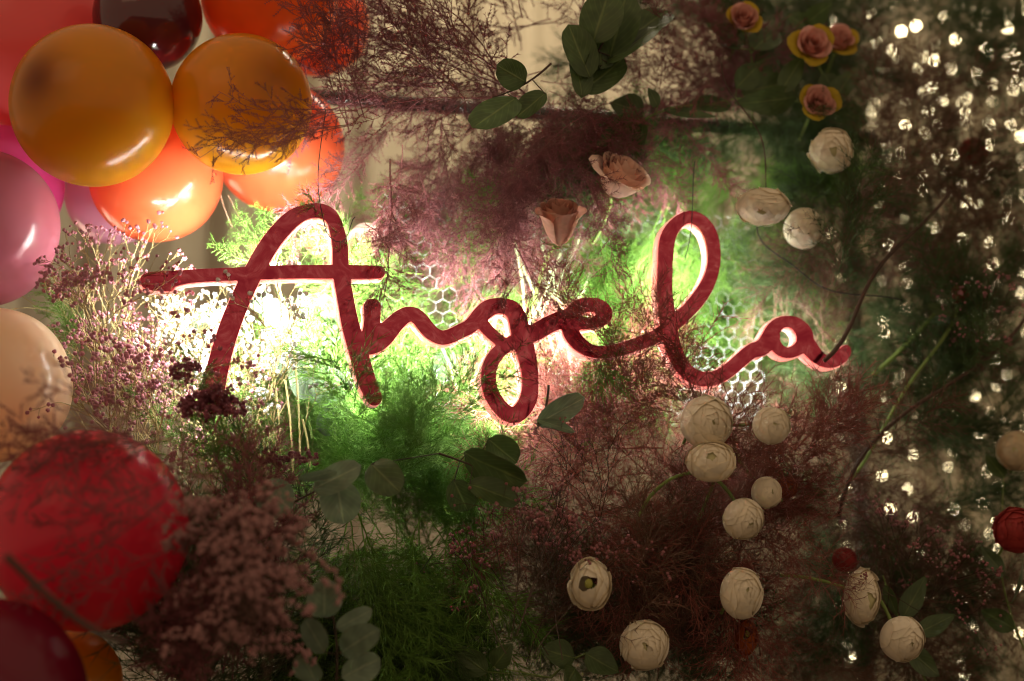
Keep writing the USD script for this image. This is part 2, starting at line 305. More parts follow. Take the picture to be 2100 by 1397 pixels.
def balloon(px, py, r, Y, material, label, crown=(-0.3, 0.3), crown_amt=0.5, crown_w=0.35, dz=1.0):
    s = mpp(px, py, Y); R = r * s; c = at(px, py, Y)
    th = np.r_[np.linspace(0.0001, 2.55, 40), np.linspace(2.6, 3.0, 8)]
    rho, z = R * np.sin(th), R * np.cos(th)
    tail = th > 2.2; k = (th[tail] - 2.2) / 0.8
    z[tail] -= R * 0.16 * k ** 2; rho[tail] *= 1 - 0.25 * k
    rho = np.r_[rho, R * 0.045]; z = np.r_[z, z[-1] - R * 0.05]
    n = 72; an = np.arange(n) * 2 * np.pi / n
    V = np.stack([rho[:, None] * np.cos(an), rho[:, None] * np.sin(an), np.repeat(z[:, None], n, 1)], -1).reshape(-1, 3)
    i, j = np.meshgrid(np.arange(len(rho) - 1), np.arange(n), indexing='ij'); j2 = (j + 1) % n
    A, B, C, D = i * n + j, i * n + j2, (i + 1) * n + j2, (i + 1) * n + j
    F = np.vstack([np.stack([A, C, B], -1).reshape(-1, 3), np.stack([A, D, C], -1).reshape(-1, 3)])
    V = np.vstack([V, [[0, 0, R], [0, 0, z[-1]]]]); top, e = len(V) - 2, (len(rho) - 1) * n; q = np.arange(n); q2 = (q + 1) % n
    F = np.vstack([F, np.stack([q2, np.full(n, top), q], -1)[:, [1, 2, 0]], np.stack([e + q2, e + q, np.full(n, len(V) - 1)], -1)])
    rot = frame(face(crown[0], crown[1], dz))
    t = thing('balloon', label, 'balloon', c, rot, 1.0)
    p = part(t, 'latex_skin', (V, F), BM[material])
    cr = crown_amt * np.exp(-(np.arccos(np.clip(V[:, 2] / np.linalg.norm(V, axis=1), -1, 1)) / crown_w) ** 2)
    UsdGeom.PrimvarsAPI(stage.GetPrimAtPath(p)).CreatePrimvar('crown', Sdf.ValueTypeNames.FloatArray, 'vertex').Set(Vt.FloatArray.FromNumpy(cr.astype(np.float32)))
    an = np.linspace(0, 2 * np.pi, 17); rr = R * 0.055
    kn = tube(np.stack([rr * np.cos(an), rr * np.sin(an), np.full(17, z[len(rho) - 1] - R * 0.01)], -1), R * 0.03, 8); part(t, 'knot', kn, BM[material])
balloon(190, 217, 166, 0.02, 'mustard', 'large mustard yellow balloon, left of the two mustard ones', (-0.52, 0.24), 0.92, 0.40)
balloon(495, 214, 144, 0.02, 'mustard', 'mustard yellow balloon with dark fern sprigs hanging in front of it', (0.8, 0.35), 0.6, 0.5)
balloon(320, 362, 136, 0.16, 'peach', 'glowing peach orange balloon right above the crossbar of the letter A', (0, 0.8), 0)
balloon(572, 302, 134, 0.20, 'peach', 'peach balloon lit white below the fern covered mustard balloon', (0.2, 0.8), 0)
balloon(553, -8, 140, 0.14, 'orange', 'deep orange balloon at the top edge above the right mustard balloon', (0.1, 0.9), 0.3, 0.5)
balloon(650, 50, 108, 0.34, 'peach', 'pale peach balloon half hidden behind the deep orange one', (0, 0.9), 0)
balloon(303, 36, 111, 0.12, 'maroon', 'shiny dark maroon balloon between coral and orange ones at the top', (0, 0.2), 0)
balloon(62, 85, 205, 0.28, 'coral', 'big coral pink balloon in the top left corner', (0.15, 0.42), 0.7, 0.07)
balloon(3, 383, 126, 0.24, 'magenta', 'magenta balloon peeping out under the large mustard balloon', (0, 0.8), 0)
balloon(238, 398, 104, 0.30, 'lilac', 'lilac pink balloon behind the glowing peach one', (0, 0.8), 0)
balloon(-42, 468, 163, 0.13, 'plum', 'dark plum balloon with pink sheen at the left edge', (-0.6, 0.2), 0)
balloon(-12, 790, 159, 0.10, 'cream', 'cream peach balloon with a curved white highlight at the left edge', (-0.6, -0.2), 0)
balloon(180, 1088, 206, -0.10, 'red', 'large red balloon lower left behind plum fern', (-0.5, -0.3), 0)
balloon(-20, 1425, 196, -0.20, 'wine', 'dark wine red balloon in the bottom left corner', (-0.5, -0.3), 0)
balloon(152, 1392, 98, 0.02, 'mustard', 'mustard balloon under the large red balloon at the bottom edge', (-0.5, -0.3), 0)
balloon(-70, 1090, 120, 0.02, 'mustard', 'mustard balloon sliver behind the red balloon at the left edge', (-0.5, -0.3), 0)
def cord(name, label, cat, pts, r, material, Y=0.0):
    P = spline([at(p[0], p[1], p[2] if len(p) > 2 else Y) for p in pts], 30); t = thing(name, label, cat, P[0])
    part(t, 'strand', tube(P - P[0], r, 5), M[material])
cord('balloon_ribbon', 'left of two thin pale ribbons below the peach balloons', 'ribbon', [(452, 400), (462, 432), (477, 466)], 0.0006, 'string', 0.17)
cord('balloon_ribbon', 'right of two thin pale ribbons below the peach balloons', 'ribbon', [(468, 400), (483, 430), (504, 464)], 0.0006, 'string', 0.17)
# ------------------------------------------------------------------ plant prototypes
def fern_mesh(seed, kind):
    rng = np.random.default_rng(seed); st, nd = MB(), MB()
    cfg = {'plume': dict(L=0.24, nb=24, bl=0.088, twig=(0.0105, 0.034), node=0.0052, nl=(0.006, 0.012), k=3, ang=0.9, nang=0.75, r=0.00050),
           'open': dict(L=0.26, nb=15, bl=0.10, twig=(0.013, 0.024), node=0.0034, nl=(0.0035, 0.0065), k=3, ang=0.85, nang=0.75, r=0.00055),
           'wispy': dict(L=0.23, nb=24, bl=0.090, twig=(0.012, 0.042), node=0.0085, nl=(0.014, 0.028), k=3, ang=0.8, nang=0.5, r=0.00056),
           'wiry': dict(L=0.26, nb=22, bl=0.120, twig=(0.013, 0.055), node=0.010, nl=(0.012, 0.028), k=2, ang=0.85, nang=0.65, r=0.00055),
           'strand': dict(L=0.26, nb=28, bl=0.095, twig=(0.012, 0.036), node=0.009, nl=(0.020, 0.038), k=3, ang=0.5, nang=0.4, r=0.00056)}[kind]
    L = cfg['L']; S = wander(rng, (0, 0, 0), (0, 0, 1), L, 14, 0.07)
    st.add(*tube(S, np.linspace(0.0011, 0.0004, len(S)), 4))
    NP, ND, NL = [], [], []
    def needle_line(P, dirs, step, k):
        seg = np.linalg.norm(np.diff(P, axis=0), axis=1); tot = seg.sum(); n = max(int(tot / step), 2)
        for q in np.linspace(0.12, 1, n):
            i = min(int(q * (len(P) - 1)), len(P) - 2); f = q * (len(P) - 1) - i
            p = P[i] * (1 - f) + P[i + 1] * f; d = P[i + 1] - P[i]; d /= np.linalg.norm(d); az = rng.uniform(0, 6.28)
            for w in range(k):
                NP.append(p); ND.append(rotd(d, cfg['nang'] * rng.uniform(0.6, 1.4), az + w * 6.283 / k + rng.normal(0, .3))); NL.append(rng.uniform(*cfg['nl']))
    for b in range(cfg['nb']):
        q = 0.1 + 0.9 * (b + rng.uniform(0, .8)) / cfg['nb']; i = min(int(q * 14), 13); p = S[i] + (S[i + 1] - S[i]) * (q * 14 - i)
        d = S[i + 1] - S[i]; d /= np.linalg.norm(d)
        az = (b % 2) * np.pi + rng.normal(0, 0.7)
        bd = rotd(d, cfg['ang'] * rng.uniform(0.7, 1.25), az); bl = cfg['bl'] * (1.05 - 0.55 * q) * rng.uniform(0.6, 1.2)
        B = wander(rng, p, bd, bl, 8, 0.10, d * 0.05); st.add(*tube(B, np.linspace(0.00055, 0.0003, len(B)), 3, cap=False))
        nt = max(int(bl / cfg['twig'][0]), 1)
        for t in range(nt):
            u = 0.1 + 0.88 * (t + rng.uniform(0, .6)) / nt; j = min(int(u * 8), 7); tp = B[j] + (B[j + 1] - B[j]) * (u * 8 - j)
            td = B[j + 1] - B[j]; td = rotd(td / np.linalg.norm(td), cfg['ang'] * rng.uniform(.6, 1.2), (t % 2) * np.pi + rng.normal(0, .8))
            T = wander(rng, tp, td, cfg['twig'][1] * (1.1 - 0.6 * u) * rng.uniform(.5, 1.3), 3, 0.10); st.add(*tube(T, 0.00045, 3, cap=False))
            needle_line(T, None, cfg['node'], cfg['k'])
        needle_line(B[5:], None, cfg['node'], cfg['k'])
    nd.add(*spikes(NP, ND, np.array(NL), cfg['r']))
    return st.get(), nd.get()
def ball_mesh(rng, r):
    b = trimesh.creation.icosphere(1, r); v = b.vertices * (1 + rng.uniform(-0.22, 0.16, (len(b.vertices), 1))); return v, b.faces
def gyp_mesh(seed, kind):
    rng = np.random.default_rng(seed); st, fl = MB(), MB()
    c = {'airy': dict(L0=0.085, dec=0.72, lv=5, ang=0.42, r=(0.0020, 0.0032), br=(2, 3), sr=0.00085), 'dense': dict(L0=0.05, dec=0.74, lv=5, ang=0.52, r=(0.0024, 0.0038), br=(3, 4), sr=0.0009),
         'rice': dict(L0=0.06, dec=0.72, lv=5, ang=0.42, r=(0.0022, 0.0036), br=(2, 4), sr=0.0008),
         'knob': dict(L0=0.035, dec=0.70, lv=4, ang=0.62, r=(0.0030, 0.0042), br=(3, 4), sr=0.0011)}[kind]
    balls = [ball_mesh(rng, 1.0) for _ in range(6)]
    def grow(p, d, L, lv):
        B = wander(rng, p, d, L, 3, 0.07); st.add(*tube(B, c['sr'] * (0.45 + 0.13 * lv), 3, cap=False)); e = B[-1]; ed = norm(B[-1] - B[-2])
        if lv == 0:
            v, f = balls[rng.integers(6)]; fl.add(v * rng.uniform(*c['r']) @ frame(rng.normal(0, 1, 3)).T + e, f); return
        n = rng.integers(c['br'][0], c['br'][1] + 1); a0 = rng.uniform(0, 6.28)
        for k in range(n):
            grow(e, rotd(ed, c['ang'] * rng.uniform(.5, 1.4), a0 + k * 6.283 / n + rng.normal(0, .4)), L * c['dec'] * rng.uniform(.6, 1.2), lv - 1 if rng.random() > 0.12 else max(lv - 2, 0))
    grow((0, 0, 0), (0, 0, 1), c['L0'], c['lv'])
    return st.get(), fl.get()
PL = {}
def plant_protos(key, gen, kind, names_, mats, seeds):
    for s in seeds:
        a, b = gen(s, kind); p = proto(key)
        part(p, names_[0], a, M[mats[0]], smooth=False); part(p, names_[1], b, M[mats[1]], smooth=(gen is gyp_mesh), kind='stuff')
        PL.setdefault(key, []).append(p)
FN, GN = ('stem', 'needles'), ('stem', 'florets')
plant_protos('plum_plume', fern_mesh, 'plume', FN, ('plum_fern', 'plum_fern'), (1, 2, 3, 4))
plant_protos('plum_open', fern_mesh, 'open', FN, ('plum_fern', 'plum_fern'), (51, 52, 53))
plant_protos('brown_plume', fern_mesh, 'plume', FN, ('brown_fern', 'brown_fern'), (61, 62, 63))
plant_protos('brown_wiry', fern_mesh, 'wiry', FN, ('brown_fern', 'brown_fern'), (64, 65, 66))
plant_protos('green_wispy', fern_mesh, 'wispy', FN, ('green_fern', 'green_fern'), (5, 6, 7, 8))
plant_protos('green_strand', fern_mesh, 'strand', FN, ('green_fern', 'green_fern'), (9, 10, 11))
plant_protos('rust_wiry', fern_mesh, 'wiry', FN, ('rust_fern', 'rust_fern'), (12, 13, 14, 15))
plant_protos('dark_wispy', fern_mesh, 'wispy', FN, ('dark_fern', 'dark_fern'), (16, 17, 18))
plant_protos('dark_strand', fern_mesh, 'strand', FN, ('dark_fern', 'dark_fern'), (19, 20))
plant_protos('green_plume', fern_mesh, 'plume', FN, ('green_fern', 'green_fern'), (21, 22))
plant_protos('gyp_pink', gyp_mesh, 'airy', GN, ('stem_straw', 'gyp_pink'), (31, 32, 33, 34))
plant_protos('gyp_white', gyp_mesh, 'airy', GN, ('stem_straw', 'gyp_white'), (35, 36, 37))
plant_protos('gyp_rose', gyp_mesh, 'airy', GN, ('stem_brown', 'gyp_rose'), (38, 39, 40))
plant_protos('gyp_plum', gyp_mesh, 'knob', GN, ('plum_fern', 'gyp_plum'), (41, 42))
plant_protos('rice', gyp_mesh, 'rice', GN, ('stem_brown', 'rice'), (43, 44, 45))

def tuft(key, name, label, cat, region, n, ang, Y, s=(0.8, 1.15), seed=0, tilt=0.35, group=None):
    """n sprays whose bases lie in an ellipse (px, py, rx, ry) of the picture plane at depths Y, growing towards ang (degrees, 90 = up)."""
    rng = np.random.default_rng(1000 + seed); ps = PL[key]
    for k in range(n):
        q = rng.uniform(0, 6.28); r = math.sqrt(rng.random())
        px, py = region[0] + region[2] * r * math.cos(q), region[1] + region[3] * r * math.sin(q)
        a = math.radians(rng.uniform(*ang)); dr = face(math.cos(a), math.sin(a), rng.normal(0, tilt))
        place(ps[rng.integers(len(ps))], name, label, cat, at(px, py, rng.uniform(*Y)), frame(dr, rng.uniform(0, 6.28)), rng.uniform(*s), group or cat + ' ' + label[:60])
F, G = 'fern', "baby's breath"
# top: dyed plum fern against the pale curtain
tuft('plum_open', 'plum_fern_sprig', 'plum brown fern sprig arching left over the bar against the pale curtain', F, (1000, 160, 120, 70), 17, (115, 190), (-0.06, 0.08), (0.8, 1.15), 1, group='arching plum fern over the bar')
tuft('plum_open', 'plum_fern_sprig', 'dark plum fern sprig rising beside the orange balloons at the top', F, (735, 240, 45, 60), 6, (75, 125), (-0.04, 0.04), (0.6, 0.9), 2, group='plum fern beside the orange balloons')
tuft('plum_open', 'plum_fern_sprig', 'loose plum fern sprig reaching across the right mustard balloon', F, (705, 235, 35, 45), 5, (160, 222), (-0.16, -0.12), (0.55, 0.85), 3, 0.15, group='plum fern across the mustard balloon')
tuft('plum_plume', 'plum_fern_sprig', 'mauve plum fern sprig hanging between the letter A and the rosebud', F, (880, 290, 150, 70), 16, (235, 300), (0.03, 0.16), (0.75, 1.1), 4, group='hanging plum fern above the letter n')
tuft('plum_plume', 'plum_fern_sprig', 'very dark plum fern sprig in the knot under the big eucalyptus leaves', F, (1120, 200, 90, 60), 12, (180, 360), (-0.03, 0.10), (0.5, 0.8), 5, group='dark plum fern knot at the top')
tuft('plum_plume', 'plum_fern_sprig', 'plum fern sprig below the dark knot, left of the blush rose', F, (1110, 300, 80, 60), 10, (230, 310), (-0.02, 0.08), (0.5, 0.8), 6, group='plum fern left of the blush rose')
tuft('plum_plume', 'plum_fern_sprig', 'wiry plum sprig fanning out beside the topmost peach rose', F, (1520, 170, 40, 40), 6, (110, 190), (0.02, 0.10), (0.5, 0.8), 7, group='plum sprigs beside the topmost rose')
tuft('brown_plume', 'brown_fern_sprig', 'brown fern sprig in the blurred mass right of the peach roses', F, (1850, 300, 120, 170), 14, (0, 360), (0.08, 0.3), (0.6, 0.95), 8, group='brown fern right of the roses')
tuft('dark_wispy', 'dark_fern_sprig', 'dark green fern sprig in the top right between roses and lights', F, (1830, 90, 150, 110), 22, (0, 360), (0.15, 0.4), (0.7, 1.1), 9, group='dark green fern in the top right')
tuft('dark_wispy', 'dark_fern_sprig', 'dark green fern sprig at the top centre behind the big leaves', F, (1330, 90, 160, 80), 8, (0, 360), (0.2, 0.3), (0.6, 1.0), 10, group='dark green fern at the top centre')
tuft('plum_plume', 'plum_fern_sprig', 'plum fern sprig among the dark leaves left of the rose cluster', F, (1420, 210, 120, 60), 12, (0, 360), (0.0, 0.15), (0.55, 0.85), 71, group='plum fern left of the rose cluster')
tuft('green_wispy', 'green_fern_sprig', 'green fern sprig between the rose cluster and the flat pale ranunculus', F, (1580, 330, 90, 60), 12, (180, 360), (0.06, 0.2), (0.5, 0.8), 72, group='green fern under the rose cluster')
tuft('dark_wispy', 'dark_fern_sprig', 'dark green fern sprig hanging across the bar above the letter l', F, (1330, 230, 130, 40), 10, (200, 340), (0.02, 0.2), (0.5, 0.8), 73, group='dark green fern across the bar')
tuft('dark_wispy', 'dark_fern_sprig', 'dark green fern sprig around the peach roses', F, (1650, 130, 110, 110), 14, (0, 360), (0.08, 0.25), (0.5, 0.8), 74, group='dark green fern around the roses')
tuft('dark_wispy', 'dark_fern_sprig', 'dark green fern sprig before the bar under the lowest peach rose', F, (1600, 235, 110, 20), 8, (180, 360), (0.0, 0.12), (0.4, 0.65), 91, group='dark green fern before the right end of the bar')
tuft('plum_plume', 'plum_fern_sprig', 'plum fern sprig hiding the bar between the dark leaves and the plum knot', F, (930, 190, 60, 30), 7, (150, 330), (-0.02, 0.1), (0.45, 0.65), 75, group='plum fern hiding the bar')
tuft('dark_wispy', 'dark_fern_sprig', 'olive fern sprig right of the last letter before the pale tube', F, (1740, 620, 50, 120), 12, (0, 360), (0.0, 0.18), (0.5, 0.8), 76, group='olive fern before the pale tube')
# around the letters: green, lit from behind
tuft('green_wispy', 'green_fern_sprig', 'bright green fern sprig drooping behind the tall letter l', F, (1330, 450, 140, 60), 9, (235, 305), (0.06, 0.2), (0.7, 1.0), 77, group='green fern drooping behind the letter l')
tuft('green_strand', 'green_fern_sprig', 'bright green fern strand hanging behind the tall letter l', F, (1330, 440, 150, 60), 12, (245, 300), (0.07, 0.2), (0.75, 1.1), 11, group='green fern hanging behind the letter l')
tuft('green_wispy', 'green_fern_sprig', 'green fern strand hanging between the letter l and the pale tube', F, (1570, 470, 90, 70), 14, (240, 300), (0.10, 0.22), (0.7, 1.0), 12, group='green fern right of the letter l')
tuft('green_wispy', 'green_fern_sprig', 'green fern sprig leaning left above the top of the letter l', F, (1420, 330, 120, 60), 12, (130, 230), (0.10, 0.24), (0.6, 0.9), 13, group='green fern above the letter l')
tuft('green_wispy', 'green_fern_sprig', 'green fern sprig lit behind the letters n and g', F, (900, 600, 120, 60), 14, (0, 360), (0.08, 0.16), (0.5, 0.8), 14, group='green fern behind the n and g')
tuft('green_plume', 'green_fern_sprig', 'small pale green fern sprig left of the arch of the letter A', F, (600, 560, 30, 15), 4, (120, 165), (0.07, 0.11), (0.32, 0.45), 15, group='pale green fern left of the arch')
tuft('green_plume', 'green_fern_sprig', 'small green fern sprig peeping out beside the cream balloon', F, (165, 740, 15, 25), 3, (95, 140), (0.12, 0.16), (0.35, 0.45), 16, group='green fern beside the cream balloon')
tuft('green_wispy', 'green_fern_sprig', 'bright green fern sprig bushing up under the letter n', F, (850, 1010, 160, 50), 22, (50, 130), (0.08, 0.24), (0.7, 1.05), 17, group='green fern bushing up under the n')
tuft('green_wispy', 'green_fern_sprig', 'green fern sprig standing in front of the right foot of the A', F, (850, 930, 40, 30), 3, (70, 130), (-0.05, -0.03), (0.35, 0.45), 61, group='green fern before the right foot of the A')
tuft('green_wispy', 'green_fern_sprig', 'bright green fern sprig spreading left under the foot of the letter A', F, (790, 990, 60, 40), 8, (130, 190), (0.09, 0.2), (0.6, 0.9), 18, group='green fern spreading left under the A')
tuft('green_wispy', 'green_fern_sprig', 'green fern strand hanging in the shade below the eucalyptus leaves', F, (840, 1060, 140, 40), 16, (230, 310), (-0.03, 0.12), (0.8, 1.2), 19, group='shaded green fern below the leaves')
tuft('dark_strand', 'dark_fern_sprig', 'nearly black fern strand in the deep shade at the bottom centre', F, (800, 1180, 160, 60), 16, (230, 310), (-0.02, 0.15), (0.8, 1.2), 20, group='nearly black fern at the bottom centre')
# lower right: rust coloured wiry mass
tuft('rust_wiry', 'rust_fern_sprig', 'rust red wiry fern sprig spreading under the letters g, e and l', F, (1330, 900, 170, 60), 13, (0, 180), (-0.04, 0.10), (0.6, 0.9), 21, group='rust fern under the g, e and l')
tuft('rust_wiry', 'rust_fern_sprig', 'rust red wiry fern sprig in the tangle left of the white ranunculus pair', F, (1230, 1000, 140, 90), 13, (0, 360), (-0.02, 0.12), (0.6, 0.95), 22, group='rust fern left of the white ranunculus')
tuft('rust_wiry', 'rust_fern_sprig', 'rust red wiry fern sprig in the tangle below the white ranunculus group', F, (1470, 1120, 150, 80), 19, (0, 360), (0.0, 0.14), (0.6, 0.95), 23, group='rust fern below the ranunculus group')
tuft('brown_wiry', 'brown_fern_sprig', 'dark brown wiry fern sprig along the bottom edge right of centre', F, (1420, 1330, 260, 70), 26, (0, 180), (0.02, 0.2), (0.6, 0.95), 24, group='brown fern along the bottom edge')
tuft('brown_wiry', 'brown_fern_sprig', 'brown wiry fern sprig in the dark right of the ranunculus group', F, (1760, 960, 120, 120), 13, (0, 360), (0.05, 0.25), (0.6, 0.95), 25, group='brown fern right of the ranunculus group')
tuft('dark_wispy', 'dark_fern_sprig', 'olive green fern sprig before the lights at the right edge', F, (1940, 560, 170, 260), 20, (0, 360), (0.15, 0.4), (0.6, 1.0), 26, group='olive fern before the lights')
tuft('dark_wispy', 'dark_fern_sprig', 'dark fern sprig in the lower right corner', F, (1930, 1180, 200, 220), 28, (0, 360), (0.08, 0.3), (0.6, 1.0), 27, group='dark fern in the lower right corner')
tuft('brown_wiry', 'brown_fern_sprig', 'brown wiry fern sprig in the lower right corner among pink florets', F, (1850, 1250, 200, 150), 20, (0, 360), (0.05, 0.25), (0.6, 0.9), 28, group='brown fern in the lower right corner')
tuft('dark_wispy', 'dark_fern_sprig', 'olive fern sprig among brown fern right of the peach roses', F, (1850, 330, 120, 170), 12, (0, 360), (0.08, 0.3), (0.6, 0.95), 81, group='olive fern right of the roses')
tuft('dark_wispy', 'dark_fern_sprig', 'olive fern sprig among brown fern right of the ranunculus group', F, (1780, 960, 120, 120), 10, (0, 360), (0.05, 0.25), (0.6, 0.95), 82, group='olive fern right of the ranunculus group')
tuft('dark_wispy', 'dark_fern_sprig', 'crisp dark fern sprig before the fairy lights right of the red bud stem', F, (1960, 780, 120, 160), 10, (20, 160), (0.02, 0.12), (0.6, 0.9), 101, group='crisp dark fern right of the red bud stem')
tuft('brown_wiry', 'brown_fern_sprig', 'brown fern sprig before the fairy lights beside the red bud', F, (1930, 480, 130, 160), 12, (0, 360), (0.02, 0.14), (0.55, 0.85), 102, group='brown fern beside the red bud')
tuft('green_wispy', 'green_fern_sprig', 'green fern sprig behind the round leaves under the letter g', F, (880, 1130, 130, 40), 16, (50, 130), (0.10, 0.25), (0.7, 1.0), 103, group='green fern behind the round leaves')
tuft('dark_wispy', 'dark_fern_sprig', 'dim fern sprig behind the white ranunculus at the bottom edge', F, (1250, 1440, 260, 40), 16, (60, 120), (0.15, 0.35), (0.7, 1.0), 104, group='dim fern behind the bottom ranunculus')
tuft('plum_plume', 'plum_fern_sprig', 'plum fern sprig drooping over the bar above the blush rose', F, (1180, 225, 110, 25), 9, (190, 350), (-0.04, 0.1), (0.45, 0.7), 105, group='plum fern over the bar above the blush rose')
tuft('plum_open', 'plum_fern_sprig', 'plum twig at the top edge between the balloons and the big leaves', F, (1080, 60, 80, 50), 8, (100, 200), (0.02, 0.12), (0.7, 1.0), 106, group='plum twigs at the top edge')
# lower left, near and blurred
tuft('plum_open', 'plum_fern_sprig', 'blurred plum fern sprig drooping over the large red balloon', F, (360, 1010, 40, 110), 5, (150, 225), (-0.30, -0.26), (0.6, 0.95), 29, 0.15, group='plum fern over the red balloon')
tuft('plum_open', 'plum_fern_sprig', 'plum fern sprig arching along the top of the red balloon', F, (330, 900, 60, 25), 6, (165, 200), (-0.25, -0.20), (0.6, 0.9), 30, 0.15, group='plum fern along the top of the red balloon')
tuft('green_plume', 'green_fern_sprig', 'green fern sprig between the plum clusters and the eucalyptus', F, (480, 1000, 60, 40), 6, (60, 140), (-0.05, 0.05), (0.5, 0.8), 31, group='green fern between plum clusters and eucalyptus')
tuft('dark_wispy', 'dark_fern_sprig', 'dark fern sprig behind the rice flower heads at the bottom left', F, (410, 1480, 90, 50), 12, (60, 120), (0.0, 0.15), (1.0, 1.4), 62, group='dark fern behind the rice flower heads')
tuft('plum_plume', 'plum_fern_sprig', 'plum fern sprig behind the rice flower heads at the bottom left', F, (410, 1420, 80, 50), 10, (60, 120), (-0.1, 0.1), (0.8, 1.2), 63, group='plum fern behind the rice flower heads')
tuft('brown_wiry', 'brown_fern_sprig', 'brown wiry fern sprig in front of the pale tube', F, (1750, 400, 50, 110), 10, (0, 360), (0.0, 0.14), (0.5, 0.75), 64, group='brown fern before the pale tube')
# baby's breath
tuft('gyp_pink', 'babys_breath', "pink dyed baby's breath spray standing beside the plum balloon", G, (215, 820, 30, 45), 9, (75, 102), (0.05, 0.16), (0.7, 0.9), 41, 0.2, group="pink baby's breath beside the plum balloon")
tuft('gyp_pink', 'babys_breath', "pink dyed baby's breath spray beside the cream balloon left of the A", G, (275, 1010, 60, 50), 22, (76, 108), (0.04, 0.2), (0.75, 1.0), 42, 0.2, group="pink baby's breath beside the cream balloon")
tuft('gyp_white', 'babys_breath', "white baby's breath spray lit brightly left of the leg of the A", G, (455, 920, 50, 40), 10, (85, 125), (0.08, 0.18), (0.65, 0.85), 43, 0.2, group="lit white baby's breath left of the A")
tuft('gyp_white', 'babys_breath', "white baby's breath spray blown out by light inside the letter A", G, (575, 980, 55, 40), 12, (80, 112), (0.10, 0.2), (0.75, 1.0), 44, 0.2, group="white baby's breath inside the A")
tuft('gyp_pink', 'babys_breath', "pink baby's breath spray below the dark plum cluster at the foot of the A", G, (450, 1060, 90, 40), 10, (70, 130), (0.05, 0.12), (0.6, 0.9), 45, 0.2, group="pink baby's breath at the foot of the A")
tuft('gyp_rose', 'babys_breath', "dusky pink floret cluster left of the open white ranunculus", G, (1100, 1330, 70, 50), 8, (50, 130), (-0.08, 0.0), (0.6, 0.8), 46, group='dusky pink florets left of the open ranunculus')
tuft('gyp_rose', 'babys_breath', "small dusky pink floret cluster under the rust fern", G, (1190, 1060, 60, 40), 6, (30, 150), (-0.04, 0.04), (0.4, 0.6), 47, group='dusky pink florets under the rust fern')
tuft('gyp_rose', 'babys_breath', "pink floret cluster between ranunculus and red flower at lower right", G, (1890, 1270, 110, 50), 8, (30, 150), (-0.02, 0.08), (0.5, 0.75), 48, group='pink florets in the lower right')
tuft('gyp_rose', 'babys_breath', "brown pink floret spray at the right edge near the red bud", G, (2040, 780, 50, 90), 5, (60, 130), (0.0, 0.1), (0.5, 0.7), 49, group='brown pink florets at the right edge')
tuft('gyp_plum', 'waxflower', 'dark plum knobby cluster hiding the foot of the left leg of the A', 'waxflower', (436, 885, 22, 18), 4, (60, 120), (-0.09, -0.06), (0.5, 0.62), 50, group='plum clusters at the foot of the A')
tuft('gyp_plum', 'waxflower', 'dark plum knobby sprig left of the leg of the A', 'waxflower', (385, 820, 25, 25), 2, (80, 150), (-0.06, -0.03), (0.42, 0.55), 51, group='plum sprigs left of the A')
tuft('gyp_plum', 'waxflower', 'small plum sprig right of the foot of the A', 'waxflower', (560, 980, 40, 20), 3, (40, 120), (-0.06, -0.03), (0.4, 0.55), 52, group='plum sprigs right of the foot of the A')
tuft('rice', 'rice_flower', 'brown pink rice flower head heaped below the large red balloon', 'rice flower', (470, 1270, 75, 140), 22, (40, 115), (-0.29, -0.2), (0.5, 0.72), 53, group='rice flower heads in the lower left')
tuft('rice', 'rice_flower', 'dark brown pink rice flower head along the bottom beside the mustard balloon', 'rice flower', (470, 1420, 90, 50), 10, (60, 120), (-0.28, -0.2), (0.5, 0.7), 54, group='rice flower heads along the bottom')

# ------------------------------------------------------------------ flowers
def patch(fn, nu=8, nv=6):
    u = np.linspace(-1, 1, nu); v = np.linspace(0, 1, nv); U, Vv = np.meshgrid(u, v, indexing='ij')
    P = fn(U, Vv).reshape(-1, 3); i, j = np.meshgrid(np.arange(nu - 1), np.arange(nv - 1), indexing='ij'); a = i * nv + j
    return P, np.vstack([np.stack([a, a + nv, a + nv + 1], -1).reshape(-1, 3), np.stack([a, a + nv + 1, a + 1], -1).reshape(-1, 3)])
def ranunculus_petals(rng, openness=0.0, n=34):
    out = []
    for k in range(n):
        f = k / (n - 1); th0 = math.radians(0.5 + openness * 13 + (70 - 14 * (1 - openness)) * f ** 1.05 + rng.normal(0, 3)); R = 0.86 + 0.13 * f
        az = k * 2.4 + rng.normal(0, .25); wd = math.radians(62 - 14 * f + rng.normal(0, 5)) * (1.35 if f < 0.3 else 1); flare = (0.05 + 0.10 * f * openness) * rng.uniform(.3, 1.3); w1, w2 = rng.uniform(0, 6.28, 2)
        def fn(u, v):
            edge = th0 + (1 - np.sqrt(np.clip(1 - (u * 0.97) ** 2, 0, 1))) * 0.75 + 0.03 * np.sin(u * 5 + w1)
            th = edge + (2.75 - edge) * (1 - v); rr = R * (1 + flare * v ** 6) + 0.005 * np.sin(u * 5 + w2) * v
            ph = az + u * wd * np.minimum(1, 0.75 / np.maximum(np.sin(th), 0.25))
            return np.stack([rr * np.sin(th) * np.cos(ph), rr * np.sin(th) * np.sin(ph), rr * np.cos(th) * 0.86], -1)
        out.append(patch(fn, 9, 7))
    return out
